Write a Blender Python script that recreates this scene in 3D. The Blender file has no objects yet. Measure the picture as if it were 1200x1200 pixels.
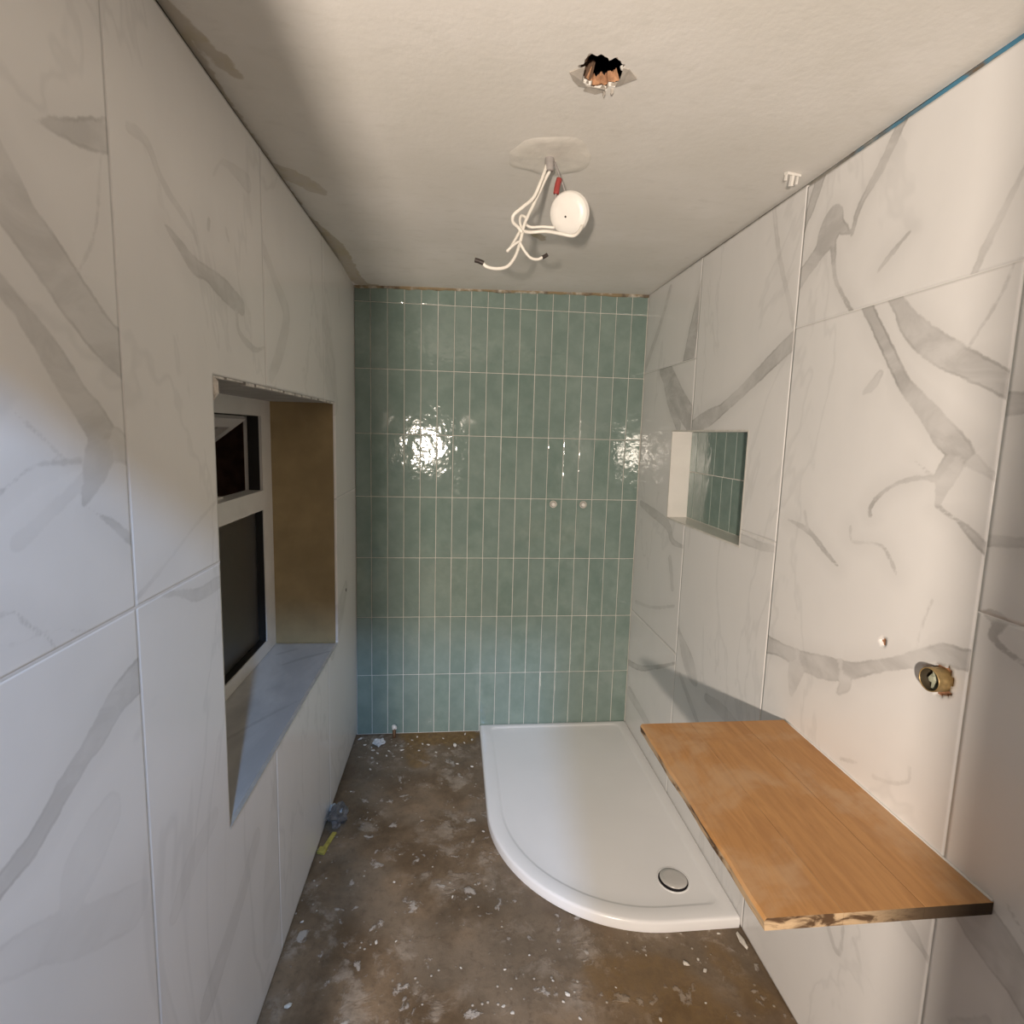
import bpy, bmesh, math, random
import numpy as np
from mathutils import Vector, Matrix, noise as mnoise

random.seed(7)
scene = bpy.context.scene
COL = scene.collection

# ------------------------------------------------------------------ camera
CAM = Vector((0.3903, -2.6338, 1.5313))
PITCH, YAW, ROLL = -0.12285, -0.10378, -0.02723
FPX, CX, CY = 632.0, 595.63, 585.02
R = (Matrix.Rotation(YAW, 3, 'Z') @ Matrix.Rotation(PITCH, 3, 'X') @ Matrix.Rotation(ROLL, 3, 'Y'))
right, fwd, up = R.col[0], R.col[1], R.col[2]
cd = bpy.data.cameras.new('camera')
cam = bpy.data.objects.new('camera', cd)
COL.objects.link(cam)
M = Matrix((right, up, -fwd)).transposed().to_4x4()
M.translation = CAM
cam.matrix_world = M
cd.sensor_width = 36.0
cd.sensor_fit = 'HORIZONTAL'
cd.lens = FPX / 1200 * 36
cd.shift_x = (600 - CX) / 1200
cd.shift_y = (CY - 600) / 1200
cd.clip_start = 0.01
scene.camera = cam

# ------------------------------------------------------------------ light
world = bpy.data.worlds.new('night')
scene.world = world
world.use_nodes = True
world.node_tree.nodes['Background'].inputs[0].default_value = (0.60, 0.62, 0.70, 1)
world.node_tree.nodes['Background'].inputs[1].default_value = 0.012

def point(name, loc, col, power, radius):
    l = bpy.data.lights.new(name, 'POINT')
    l.color = col; l.energy = power; l.shadow_soft_size = radius
    o = bpy.data.objects.new(name, l); COL.objects.link(o); o.location = loc
    return o
# warm lamp standing in the hall behind the door, cool ceiling light further along the hall
point('hall_lamp', (0.09, -3.50, 1.34), (1.0, 0.855, 0.715), 240, 0.04)
point('hall_ceiling_light', (0.535, -3.70, 2.48), (0.37, 0.61, 1.0), 205, 0.045)

vs = scene.view_settings
vs.view_transform = 'Standard'
vs.look = 'None'
vs.gamma = 1
vs.use_curve_mapping = False
vs.exposure = 0.0

# ------------------------------------------------------------------ dimensions
XL, TA = -0.0735, 0.0135       # left wall face: x = XL + TA * y
XR = 1.322                     # right wall face
H = 2.2185
Z0 = -0.0131                   # bare floor
P, Q = 0.0777, 0.302           # green tile pitch
YF = -2.72                     # wall with the door, behind the camera

# vein strokes on the walls: (strength, [(along wall, height, half width), ...]) in metres
LEFT_VEINS = [
(0.6,[(-1.906,1.876,0.0012),(-1.856,1.893,0.0131),(-1.808,1.91,0.0201),(-1.767,1.928,0.0219)]),
(0.26,[(-1.788,1.886,0.003),(-1.808,1.79,0.0031),(-1.846,1.725,0.003)]),
(0.56,[(-2.015,1.842,0.0366),(-1.962,1.783,0.0353),(-1.937,1.755,0.032),(-1.901,1.727,0.0336),(-1.862,1.692,0.0347),(-1.816,1.655,0.0336),(-1.76,1.625,0.0344)]),
(0.64,[(-2.011,1.701,0.0101),(-1.974,1.674,0.0122),(-1.948,1.653,0.013),(-1.919,1.624,0.0181),(-1.894,1.597,0.0207),(-1.867,1.562,0.0218),(-1.834,1.53,0.0282),(-1.814,1.506,0.0263)]),
(0.38,[(-1.825,1.506,0.0193),(-1.794,1.5,0.0245),(-1.765,1.486,0.0195)]),
(0.52,[(-1.819,1.5,0.0314),(-1.84,1.468,0.0252),(-1.856,1.442,0.0148),(-1.868,1.42,0.0048)]),
(0.68,[(-1.868,1.42,0.0019),(-1.841,1.403,0.0027),(-1.808,1.383,0.0067),(-1.773,1.355,0.01)]),
(0.68,[(-1.87,1.479,0.0045),(-1.903,1.479,0.0034),(-1.944,1.478,0.0025),(-1.971,1.466,0.0023),(-1.997,1.452,0.0024),(-2.024,1.443,0.0019)]),
(0.45,[(-1.902,1.486,0.0026),(-1.928,1.508,0.0021),(-1.954,1.527,0.0016),(-1.972,1.542,0.0011)]),
(0.22,[(-1.87,1.451,0.0097),(-1.926,1.419,0.01),(-1.979,1.393,0.0113)]),
(0.64,[(-2.032,1.321,0.0019),(-2.011,1.317,0.0025),(-1.992,1.315,0.0023),(-1.977,1.295,0.0029),(-1.952,1.272,0.002),(-1.935,1.248,0.0011)]),
(0.45,[(-1.952,1.274,0.0018),(-1.933,1.272,0.0014),(-1.902,1.259,0.0011)]),
(0.56,[(-1.77,1.135,0.0295),(-1.825,1.124,0.0261),(-1.864,1.099,0.0233),(-1.897,1.085,0.0192),(-1.945,1.06,0.0179),(-1.996,1.03,0.0179),(-2.042,1.019,0.0146),(-2.075,1.008,0.0101)]),
(0.19,[(-1.812,0.774,0.0341),(-1.907,0.832,0.0329),(-1.98,0.889,0.0285),(-2.051,0.931,0.021)]),
(0.14,[(-1.866,0.963,0.035),(-1.914,0.937,0.0439),(-1.942,0.899,0.0213)]),
(0.64,[(-1.63,1.863,0.0042),(-1.582,1.844,0.0121),(-1.532,1.824,0.0185),(-1.485,1.823,0.0153),(-1.405,1.813,0.0252),(-1.314,1.797,0.0207)]),
(0.45,[(-1.343,1.787,0.0072),(-1.333,1.741,0.009),(-1.285,1.722,0.0109),(-1.233,1.714,0.007),(-1.174,1.729,0.0036)]),
(0.3,[(-1.718,1.965,0.0086),(-1.672,1.97,0.0109),(-1.632,1.931,0.0092),(-1.577,1.905,0.0073),(-1.527,1.883,0.0063),(-1.512,1.862,0.0037)]),
(0.3,[(-1.271,2.196,0.023),(-1.22,2.136,0.0294),(-1.259,2.041,0.0202),(-1.167,1.973,0.0188),(-1.064,1.905,0.0227),(-0.99,1.842,0.0288),(-1.064,1.725,0.0268),(-1.129,1.664,0.0212)]),
(0.22,[(-1.255,2.085,0.0231),(-1.383,2.072,0.0061),(-1.434,2.025,0.0045)]),
(0.38,[(-1.461,1.929,0.0078),(-1.466,1.912,0.0058)]),
(0.38,[(-1.382,1.938,0.0069),(-1.371,1.921,0.0047)]),
(0.45,[(-1.768,1.254,0.0061),(-1.707,1.244,0.004),(-1.639,1.229,0.0063),(-1.575,1.206,0.0138),(-1.483,1.204,0.0138)]),
(0.34,[(-1.754,1.263,0.0054),(-1.673,1.294,0.0037),(-1.562,1.344,0.0043),(-1.484,1.373,0.0048)]),
(0.22,[(-0.614,1.979,0.0604),(-0.502,1.789,0.0938),(-0.413,1.636,0.0582)]),
(0.15,[(-1.549,0.718,0.0231),(-1.641,0.7,0.0292),(-1.707,0.656,0.0196)]),
(0.26,[(-1.331,0.491,0.0283),(-1.444,0.419,0.0322),(-1.601,0.355,0.0386)]),
(0.19,[(-1.13,0.554,0.0605),(-1.203,0.347,0.0783),(-1.246,0.15,0.0635)]),
(0.38,[(-0.244,0.823,0.0364),(-0.367,0.748,0.0672),(-0.496,0.65,0.0463)]),
]
RIGHT_VEINS = [
(0.5,[(-0.272,2.177,0.0153),(-0.167,2.03,0.0161),(-0.016,1.872,0.018)]),
(0.85,[(-0.63,2.214,0.0114),(-0.585,2.104,0.0232),(-0.535,1.956,0.0403),(-0.5,1.829,0.0499)]),
(0.75,[(-0,0.349,0.0161),(-0.188,0.401,0.0142),(-0.424,0.517,0.009),(-0.579,0.601,0.0067)]),
(0.6,[(-0.055,1.2,0.016),(-0.199,1.182,0.0225),(-0.399,1.152,0.0239),(-0.464,1.093,0.0152),(-0.576,1.092,0.0074)]),
(0.4,[(-0.063,0.698,0.0094),(-0.293,0.744,0.0076),(-0.525,0.828,0.007)]),
(0.4,[(-0.45,1.012,0.0182),(-0.496,0.894,0.0138)]),
(0.5,[(-0.053,0.205,0.0329),(-0.21,0.196,0.0267),(-0.33,0.184,0.0224)]),
(0.85,[(-0.293,1.807,0.0521),(-0.441,1.681,0.0532),(-0.594,1.58,0.0512)]),
(0.7,[(-0.27,1.772,0.0145),(-0.344,1.668,0.0181),(-0.449,1.575,0.0238)]),
(0.8,[(-0.579,1.574,0.025),(-0.711,1.604,0.0333),(-0.815,1.634,0.022),(-0.956,1.696,0.0224),(-1.091,1.762,0.0261),(-1.193,1.809,0.0272)]),
(0.4,[(-1.034,2.207,0.0095),(-1.086,2.052,0.0102),(-1.157,1.901,0.009),(-1.179,1.85,0.0076)]),
(0.45,[(-0.966,1.213,0.0172),(-1.088,1.21,0.0152),(-1.173,1.215,0.0109)]),
(0.5,[(-0.601,0.728,0.017),(-0.658,0.679,0.0403),(-0.711,0.639,0.0467),(-0.761,0.607,0.0187)]),
(0.5,[(-0.626,0.571,0.013),(-0.749,0.497,0.0161),(-0.798,0.469,0.0114)]),
(0.45,[(-0.855,0.591,0.0171),(-0.962,0.602,0.027),(-1.059,0.601,0.0209)]),
(0.75,[(-1.235,2.197,0.0204),(-1.209,2.14,0.0166),(-1.196,2.108,0.0063)]),
(0.75,[(-1.493,2.201,0.0149),(-1.445,2.132,0.0139),(-1.394,2.076,0.0097),(-1.376,2.017,0.0051)]),
(0.8,[(-1.375,2.021,0.0035),(-1.344,2.043,0.0139),(-1.316,2.073,0.0187)]),
(0.8,[(-1.308,2.102,0.0107),(-1.299,2.063,0.0437),(-1.267,2.02,0.0263),(-1.208,1.978,0.0234)]),
(0.8,[(-1.308,2.042,0.0136),(-1.329,1.94,0.0061),(-1.356,1.895,0.0055),(-1.392,1.849,0.0066)]),
(0.7,[(-1.548,1.965,0.0039),(-1.502,1.934,0.0071),(-1.472,1.908,0.0039)]),
(0.55,[(-1.772,1.984,0.0074),(-1.767,1.977,0.0071),(-1.742,1.924,0.0078),(-1.722,1.883,0.0086),(-1.713,1.86,0.0076)]),
(0.5,[(-1.778,1.84,0.0029),(-1.756,1.779,0.0036),(-1.713,1.71,0.0029)]),
(0.85,[(-1.456,1.831,0.0161),(-1.509,1.753,0.0158),(-1.544,1.702,0.0161),(-1.579,1.654,0.0168),(-1.638,1.599,0.0205),(-1.678,1.557,0.0259),(-1.722,1.521,0.0257),(-1.748,1.514,0.0046)]),
(0.75,[(-1.532,1.832,0.0152),(-1.591,1.76,0.0277),(-1.667,1.704,0.029),(-1.736,1.666,0.0251),(-1.803,1.628,0.0211)]),
(0.7,[(-1.711,1.505,0.0213),(-1.698,1.484,0.0178),(-1.682,1.467,0.0101),(-1.657,1.465,0.0066)]),
(0.85,[(-1.657,1.465,0.0051),(-1.618,1.458,0.0047),(-1.587,1.446,0.0042),(-1.547,1.418,0.0047),(-1.524,1.386,0.0056),(-1.527,1.369,0.0051)]),
(0.6,[(-1.666,1.472,0.0036),(-1.64,1.489,0.0028),(-1.627,1.497,0.0025)]),
(0.55,[(-1.715,1.502,0.0227),(-1.7,1.467,0.0212),(-1.69,1.418,0.0056)]),
(0.4,[(-1.749,1.503,0.0148),(-1.784,1.483,0.0087)]),
(0.9,[(-1.689,1.414,0.004),(-1.713,1.401,0.004),(-1.737,1.391,0.005),(-1.766,1.372,0.0096),(-1.791,1.353,0.011)]),
(0.65,[(-1.236,1.312,0.004),(-1.322,1.296,0.0085),(-1.391,1.259,0.0074),(-1.441,1.232,0.0042)]),
(0.45,[(-1.302,1.343,0.0052),(-1.322,1.296,0.0068)]),
(0.6,[(-1.471,1.334,0.0041),(-1.479,1.301,0.005),(-1.531,1.308,0.003),(-1.572,1.307,0.0043),(-1.594,1.285,0.0057),(-1.613,1.259,0.0032)]),
(0.35,[(-1.509,1.682,0.0103),(-1.491,1.658,0.0126),(-1.467,1.642,0.005)]),
(0.75,[(-1.181,0.93,0.0289),(-1.259,0.942,0.0215),(-1.345,0.949,0.0275),(-1.445,0.973,0.0301),(-1.529,1.007,0.019),(-1.617,1.059,0.0139),(-1.692,1.105,0.018),(-1.74,1.133,0.0211),(-1.793,1.146,0.021)]),
(0.5,[(-1.332,0.941,0.0352),(-1.321,0.888,0.0253),(-1.317,0.843,0.0092)]),
(0.4,[(-1.488,0.988,0.0275),(-1.505,0.964,0.0204),(-1.487,0.93,0.0075)]),
(0.7,[(-1.373,0.973,0.002),(-1.441,0.998,0.004),(-1.498,1.014,0.002)]),
(0.35,[(-1.704,1.229,0.003),(-1.689,1.169,0.003),(-1.683,1.123,0.0025)]),
(0.4,[(-1.518,0.779,0.0046),(-1.567,0.801,0.0035)]),
(0.35,[(-1.616,0.8,0.0046),(-1.665,0.818,0.004),(-1.702,0.849,0.0032),(-1.702,0.877,0.0045)]),
(0.6,[(-1.535,0.35,0.0079),(-1.567,0.318,0.0076),(-1.582,0.336,0.0057),(-1.582,0.397,0.0049)]),
(0.7,[(-1.729,0.566,0.0117),(-1.752,0.556,0.0168),(-1.785,0.542,0.0081)]),
(0.3,[(-1.615,0.398,0.0057),(-1.635,0.365,0.005)]),
(0.7,[(-1.796,1.603,0.0203),(-1.844,1.603,0.0168)]),
(0.65,[(-1.788,1.364,0.012),(-1.829,1.371,0.01),(-1.869,1.377,0.0095)]),
(0.6,[(-1.796,1.242,0.0025),(-1.825,1.24,0.0114),(-1.861,1.237,0.0025)]),
(0.85,[(-1.836,1.235,0.011),(-1.827,1.203,0.0075),(-1.855,1.188,0.0051),(-1.883,1.179,0.0047),(-1.909,1.174,0.0036)]),
(0.6,[(-1.852,0.713,0.0385),(-1.878,0.697,0.0505),(-1.917,0.68,0.0465),(-1.947,0.666,0.0409),(-1.988,0.645,0.0435)]),
(0.5,[(-1.912,0.771,0.004),(-1.964,0.731,0.0036)]),
(0.4,[(-1.852,0.468,0.0084),(-1.913,0.552,0.0063)]),
]

# ------------------------------------------------------------------ helpers
def setp(o, **k):
    for a, b in k.items(): o[a] = b
    return o

def link(name, me, mat=None, parent=None, loc=(0, 0, 0)):
    o = bpy.data.objects.new(name, me)
    COL.objects.link(o)
    if mat and me is not None and not me.materials: me.materials.append(mat)
    o.location = loc
    if parent: o.parent = parent
    return o

def empty(name, loc=(0, 0, 0), **k):
    o = bpy.data.objects.new(name, None); COL.objects.link(o); o.location = loc
    o.empty_display_size = 0.05
    return setp(o, **k)

def mesh(name, v, f, smooth=False):
    me = bpy.data.meshes.new(name)
    me.from_pydata([tuple(a) for a in v], [], [tuple(a) for a in f])
    if smooth:
        for p in me.polygons: p.use_smooth = True
    me.update()
    return me

def from_bm(name, bm, smooth=False):
    me = bpy.data.meshes.new(name)
    bmesh.ops.recalc_face_normals(bm, faces=bm.faces)
    bm.to_mesh(me); bm.free()
    if smooth:
        for p in me.polygons: p.use_smooth = True
    return me

def add_box(bm, lo, hi):
    vs_ = [bm.verts.new((x, y, z)) for x in (lo[0], hi[0]) for y in (lo[1], hi[1]) for z in (lo[2], hi[2])]
    for f in ((0, 1, 3, 2), (4, 6, 7, 5), (0, 4, 5, 1), (2, 3, 7, 6), (0, 2, 6, 4), (1, 5, 7, 3)):
        bm.faces.new([vs_[i] for i in f])
    return vs_

def box_mesh(name, lo, hi, bevel=0.0, seg=2):
    bm = bmesh.new(); add_box(bm, lo, hi)
    if bevel:
        bmesh.ops.bevel(bm, geom=bm.edges[:], offset=bevel, segments=seg, affect='EDGES', profile=.6)
    return from_bm(name, bm)

def boxes_mesh(name, boxes):
    bm = bmesh.new()
    for lo, hi in boxes: add_box(bm, lo, hi)
    return from_bm(name, bm)

def frame_of(d):
    d = Vector(d).normalized()
    a = Vector((0, 0, 1)) if abs(d.z) < .9 else Vector((1, 0, 0))
    u = d.cross(a).normalized()
    return u, d.cross(u).normalized()

def lathe(name, prof, origin, axis, n=28, smooth=True, caps=True):
    """prof: list of (radius, height along axis)"""
    axis = Vector(axis).normalized(); u, w = frame_of(axis); origin = Vector(origin)
    v, f = [], []
    for r, h in prof:
        for k in range(n):
            a = 2 * math.pi * k / n
            v.append(origin + axis * h + (u * math.cos(a) + w * math.sin(a)) * max(r, 1e-5))
    for i in range(len(prof) - 1):
        for k in range(n):
            k2 = (k + 1) % n
            f.append((i * n + k, i * n + k2, (i + 1) * n + k2, (i + 1) * n + k))
    bm = bmesh.new()
    bv = [bm.verts.new(a) for a in v]
    for a in f: bm.faces.new([bv[i] for i in a])
    bm.faces.new([bv[k] for k in range(n)][::-1]) if caps and prof[0][0] > 1e-4 else None
    bm.faces.new([bv[(len(prof) - 1) * n + k] for k in range(n)]) if caps and prof[-1][0] > 1e-4 else None
    me = from_bm(name, bm, smooth)
    return me

def spline(pts, n=8):
    pts = [Vector(p) for p in pts]
    e = [2 * pts[0] - pts[1]] + pts + [2 * pts[-1] - pts[-2]]
    out = []
    for i in range(1, len(e) - 2):
        a, b, c, d = e[i - 1:i + 3]
        for k in range(n):
            t = k / n
            out.append(.5 * ((2 * b) + (c - a) * t + (2 * a - 5 * b + 4 * c - d) * t * t + (3 * b - a - 3 * c + d) * t ** 3))
    out.append(pts[-1])
    return out

def tube(name, pts, r, n=10, sub=8):
    c = spline(pts, sub); v, f = [], []
    t0 = (c[1] - c[0]).normalized(); u, w = frame_of(t0)
    for i, q in enumerate(c):
        t = (c[min(i + 1, len(c) - 1)] - c[max(i - 1, 0)]).normalized()
        u = (u - t * u.dot(t)).normalized(); w = t.cross(u)
        for k in range(n):
            a = 2 * math.pi * k / n
            v.append(q + (u * math.cos(a) + w * math.sin(a)) * r)
    for i in range(len(c) - 1):
        for k in range(n):
            k2 = (k + 1) % n
            f.append((i * n + k, i * n + k2, (i + 1) * n + k2, (i + 1) * n + k))
    f.append(tuple(range(n))[::-1]); f.append(tuple((len(c) - 1) * n + k for k in range(n)))
    return mesh(name, v, f, True)

def chip_mesh(name, sx, sy, sz, seed, cuts=1):
    rnd = random.Random(seed)
    bm = bmesh.new()
    bmesh.ops.create_icosphere(bm, subdivisions=cuts, radius=1)
    for v in bm.verts:
        k = .65 + .6 * rnd.random()
        v.co = Vector((v.co.x * sx * k, v.co.y * sy * k, v.co.z * sz * (.8 + .3 * rnd.random())))
    lo = min(v.co.z for v in bm.verts)
    for v in bm.verts: v.co.z -= lo
    return from_bm(name, bm)

# ------------------------------------------------------------------ materials
class NT:
    def __init__(self, name):
        self.m = bpy.data.materials.new(name); self.m.use_nodes = True
        self.t = self.m.node_tree; self.b = self.t.nodes['Principled BSDF']
        self.geo = None
    def n(self, typ, **k):
        nd = self.t.nodes.new(typ)
        for a, b in k.items():
            if a == 'i':
                for s, val in b.items():
                    if hasattr(val, 'is_output') or isinstance(val, bpy.types.NodeSocket): self.t.links.new(val, nd.inputs[s])
                    else: nd.inputs[s].default_value = val
            else: setattr(nd, a, b)
        return nd
    def pos(self):
        if not self.geo: self.geo = self.n('ShaderNodeNewGeometry')
        return self.geo.outputs['Position']
    def scaled(self, s, src=None):
        return self.n('ShaderNodeVectorMath', operation='MULTIPLY', i={0: src or self.pos(), 1: s}).outputs[0]
    def noise(self, scale, detail=4, rough=.55, vec=None, dist=0.0):
        return self.n('ShaderNodeTexNoise', i={'Vector': vec or self.pos(), 'Scale': scale, 'Detail': detail, 'Roughness': rough, 'Distortion': dist}).outputs['Fac']
    def math(self, op, a, b=0.0, c=0.0, clamp=False):
        return self.n('ShaderNodeMath', operation=op, use_clamp=clamp, i={0: a, 1: b, 2: c}).outputs[0]
    def ramp(self, x, a, b, lo=0.0, hi=1.0):
        return self.n('ShaderNodeMapRange', interpolation_type='SMOOTHSTEP', i={'Value': x, 'From Min': a, 'From Max': b, 'To Min': lo, 'To Max': hi}).outputs[0]
    def mix(self, f, a, b):
        nd = self.n('ShaderNodeMix', data_type='RGBA')
        for s, val in ((0, f), (6, a), (7, b)):
            if isinstance(val, bpy.types.NodeSocket): self.t.links.new(val, nd.inputs[s])
            else: nd.inputs[s].default_value = (*val, 1) if isinstance(val, tuple) and len(val) == 3 else val
        return nd.outputs[2]
    def attr(self, name):
        return self.n('ShaderNodeAttribute', attribute_name=name).outputs['Fac']
    def bump(self, h, strength, dist):
        o = self.n('ShaderNodeBump', i={'Height': h, 'Strength': strength, 'Distance': dist}).outputs[0]
        self.t.links.new(o, self.b.inputs['Normal'])
    def out(self, **k):
        for a, val in k.items():
            s = self.b.inputs[a.replace('_', ' ')]
            if isinstance(val, bpy.types.NodeSocket): self.t.links.new(val, s)
            elif isinstance(val, tuple): s.default_value = (*val, 1) if len(val) == 3 else val
            else: s.default_value = val
        return self.m

def plain(name, col, rough=.5, metal=0.0, var=.12, scale=30.0, bump=0.0, **k):
    t = NT(name)
    f = t.noise(scale, 4)
    c2 = tuple(c * (1 - var) for c in col); c1 = tuple(min(1, c * (1 + var * .6)) for c in col)
    if bump: t.bump(t.noise(scale * 3, 4), bump, .002)
    return t.out(Base_Color=t.mix(t.ramp(f, .3, .7), c2, c1), Roughness=rough, Metallic=metal, **k)

def marble_material():
    t = NT('marble_effect_porcelain')
    sd = t.attr('vein'); va = t.attr('vein_strength')
    wob = t.math('MULTIPLY', t.math('SUBTRACT', t.noise(28, 6, .6), .5), .012)
    wob2 = t.math('MULTIPLY', t.math('SUBTRACT', t.noise(110, 3, .6), .5), .004)
    d = t.math('ADD', sd, t.math('ADD', wob, wob2))
    core = t.ramp(d, .0022, -.0030)
    halo = t.ramp(d, .05, -.004, 0, .16)
    edge = t.ramp(t.math('ABSOLUTE', t.math('ADD', d, .003)), .0045, .0005, 0, .42)
    inner = t.ramp(t.noise(9, 5, .6, t.scaled((1, .7, 1.3)), .8), .32, .68, .42, 1.05)
    f = t.math('MULTIPLY', core, t.math('MULTIPLY', inner, .72))
    f = t.math('ADD', f, t.math('MULTIPLY', edge, t.ramp(t.noise(7, 2), .4, .7)))
    f = t.math('ADD', f, halo)
    f = t.math('MULTIPLY', f, va, clamp=True)
    cloud = t.ramp(t.noise(1.7, 5, .6, t.scaled((1, 1.4, .8))), .42, .75)
    ghost = t.ramp(t.math('ABSOLUTE', t.math('SUBTRACT', t.noise(1.1, 5, .62, t.scaled((1, 1.6, .7)), .6), .52)), .018, 0.0, 0, .16)
    base = t.mix(t.math('MULTIPLY', cloud, .35), (.82, .81, .80), (.68, .68, .68))
    base = t.mix(ghost, base, (.45, .45, .45))
    col = t.mix(f, base, (.40, .39, .38))
    t.bump(t.noise(3.0, 2), .03, .01)
    return t.out(Base_Color=col, Roughness=.20, Specular_IOR_Level=.45)

def sill_material():
    t = NT('grey_sill_tile')
    c = t.mix(t.ramp(t.noise(5, 5, .6, t.scaled((1, .5, 1)), .6), .35, .7), (.40, .41, .425), (.56, .565, .57))
    v = t.ramp(t.math('ADD', t.attr('vein'), t.math('MULTIPLY', t.noise(30, 5), .01)), .008, .0)
    return t.out(Base_Color=t.mix(t.math('MULTIPLY', v, t.attr('vein_strength')), c, (.26, .265, .28)), Roughness=.3)

def green_material():
    t = NT('green_glazed_ceramic')
    oi = t.n('ShaderNodeObjectInfo').outputs['Random']
    off = t.n('ShaderNodeVectorMath', operation='ADD', i={0: t.pos(), 1: t.n('ShaderNodeCombineXYZ', i={0: t.math('MULTIPLY', oi, 3.7), 1: oi, 2: t.math('MULTIPLY', oi, 5.1)}).outputs[0]}).outputs[0]
    f = t.noise(11, 4, .6, off)
    c = t.mix(t.ramp(f, .25, .8), (.170, .245, .218), (.245, .325, .290))
    c = t.mix(t.math('MULTIPLY', oi, .42), c, (.24, .305, .285))
    haze = t.ramp(t.noise(5.5, 5, .6), .55, .78, 0, .18)            # grout haze left on the glaze
    c = t.mix(haze, c, (.48, .50, .46))
    w = t.math('ADD', t.noise(13, 2, .5, off), t.math('MULTIPLY', t.noise(48, 2, .5, off), .22))
    t.bump(w, .27, .010)
    return t.out(Base_Color=c, Roughness=t.ramp(haze, 0, .18, .07, .28), Specular_IOR_Level=.6)

def plaster_ceiling_material():
    t = NT('skimmed_plaster')
    a = t.noise(1.6, 6, .6); b = t.noise(14, 5, .6, t.scaled((1, 2.2, 1)))
    c = t.mix(t.ramp(a, .35, .7), (.75, .73, .685), (.84, .82, .79))
    c = t.mix(t.ramp(b, .5, .8, 0, .30), c, (.62, .60, .55))
    sd = t.math('ADD', t.attr('stain'), t.math('MULTIPLY', t.math('SUBTRACT', t.noise(30, 5), .5), .03))
    st = t.ramp(sd, .003, -.003)
    c = t.mix(t.math('MULTIPLY', st, t.attr('stain_strength')), c, t.mix(t.ramp(t.noise(26, 4), .45, .65), (.46, .40, .31), (.42, .35, .18)))
    t.bump(t.math('ADD', t.math('MULTIPLY', b, .5), t.math('ADD', t.noise(60, 4), t.math('MULTIPLY', st, -.6))), .18, .003)
    return t.out(Base_Color=c, Roughness=.85)

def floor_material():
    t = NT('dirty_screed')
    p2 = t.scaled((1, 1, 0))
    a = t.noise(4.5, 7, .65, p2, .2); b = t.noise(9, 9, .70, p2, .25); c_ = t.noise(38, 6, .7, p2); d = t.noise(2.1, 4, .55, p2)
    col = t.mix(t.ramp(a, .34, .64), (.110, .070, .038), (.235, .162, .098))
    col = t.mix(t.ramp(d, .44, .60, 0, .45), col, (.180, .150, .115))
    col = t.mix(t.ramp(c_, .48, .72, 0, .5), col, (.075, .050, .030))
    thin = t.math('MULTIPLY', t.ramp(b, .50, .60), t.ramp(t.noise(3.1, 4, .6, p2), .42, .60))      # scraped plaster film
    col = t.mix(t.math('MULTIPLY', thin, t.ramp(c_, .25, .6, .75, .35)), col, (.43, .365, .295))
    blot = t.ramp(t.noise(15, 7, .62, t.n('ShaderNodeVectorMath', operation='ADD', i={0: p2, 1: (5.3, 2.2, 0)}).outputs[0], .3), .60, .66)
    col = t.mix(t.math('MULTIPLY', blot, .72), col, (.52, .47, .42))
    dots = t.ramp(t.n('ShaderNodeTexVoronoi', i={'Vector': p2, 'Scale': 42.0, 'Randomness': 1.0}).outputs['Distance'], .20, .10)
    dots = t.math('MULTIPLY', dots, t.ramp(t.noise(6.5, 4, .6, p2), .52, .60))
    col = t.mix(t.math('MULTIPLY', dots, .75), col, (.58, .53, .46))
    sd = t.math('ADD', t.attr('stain'), t.math('MULTIPLY', t.math('SUBTRACT', t.noise(16, 6), .5), .07))
    st = t.math('MULTIPLY', t.ramp(sd, .02, -.02), t.attr('stain_strength'))
    col = t.mix(st, col, t.mix(t.ramp(c_, .4, .65), (.17, .095, .028), (.26, .155, .05)))
    h = t.math('ADD', t.math('MULTIPLY', blot, 1.2), t.math('ADD', t.math('MULTIPLY', thin, .5), t.math('ADD', t.math('MULTIPLY', c_, .7), dots)))
    t.bump(h, .55, .006)
    return t.out(Base_Color=col, Roughness=t.ramp(a, .3, .7, .5, .8))

def wood_material():
    t = NT('oiled_wood')
    oi = t.n('ShaderNodeObjectInfo').outputs['Random']
    off = t.n('ShaderNodeVectorMath', operation='ADD', i={0: t.scaled((1, .13, 1)), 1: t.n('ShaderNodeCombineXYZ', i={0: t.math('MULTIPLY', oi, 4.0), 1: oi, 2: 0.0}).outputs[0]}).outputs[0]
    g = t.noise(34, 7, .62, off, 1.1); g2 = t.noise(150, 3, .6, off)
    c = t.mix(t.ramp(g, .3, .72), (.37, .175, .058), (.53, .275, .098))
    c = t.mix(t.math('MULTIPLY', oi, .30), c, (.56, .29, .105))
    c = t.mix(t.ramp(g2, .55, .75, 0, .22), c, (.22, .09, .022))
    dust = t.math('MULTIPLY', t.ramp(t.noise(4.2, 5, .6, None, .5), .45, .58), t.ramp(t.noise(22, 5, .6), .25, .6, .55, 1))
    c = t.mix(t.math('MULTIPLY', dust, .5), c, (.56, .38, .23))
    t.bump(t.math('ADD', g, g2), .15, .002)
    return t.out(Base_Color=c, Roughness=.48)

def edge_material():
    t = NT('sawn_wood_edge')
    g = t.noise(16, 5, .6, t.scaled((1, .6, 2.5)), .6)
    c = t.mix(t.ramp(g, .40, .56), (.085, .045, .020), (.50, .36, .22))
    sep = t.n('ShaderNodeSeparateXYZ', i={0: t.pos()}).outputs[0]
    c = t.mix(t.ramp(t.math('ADD', sep, t.math('MULTIPLY', g, .12)), 1.10, 1.27), c, (.055, .034, .018))   # bark left on the wall end
    t.bump(g, .5, .004)
    return t.out(Base_Color=c, Roughness=.75)

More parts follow.
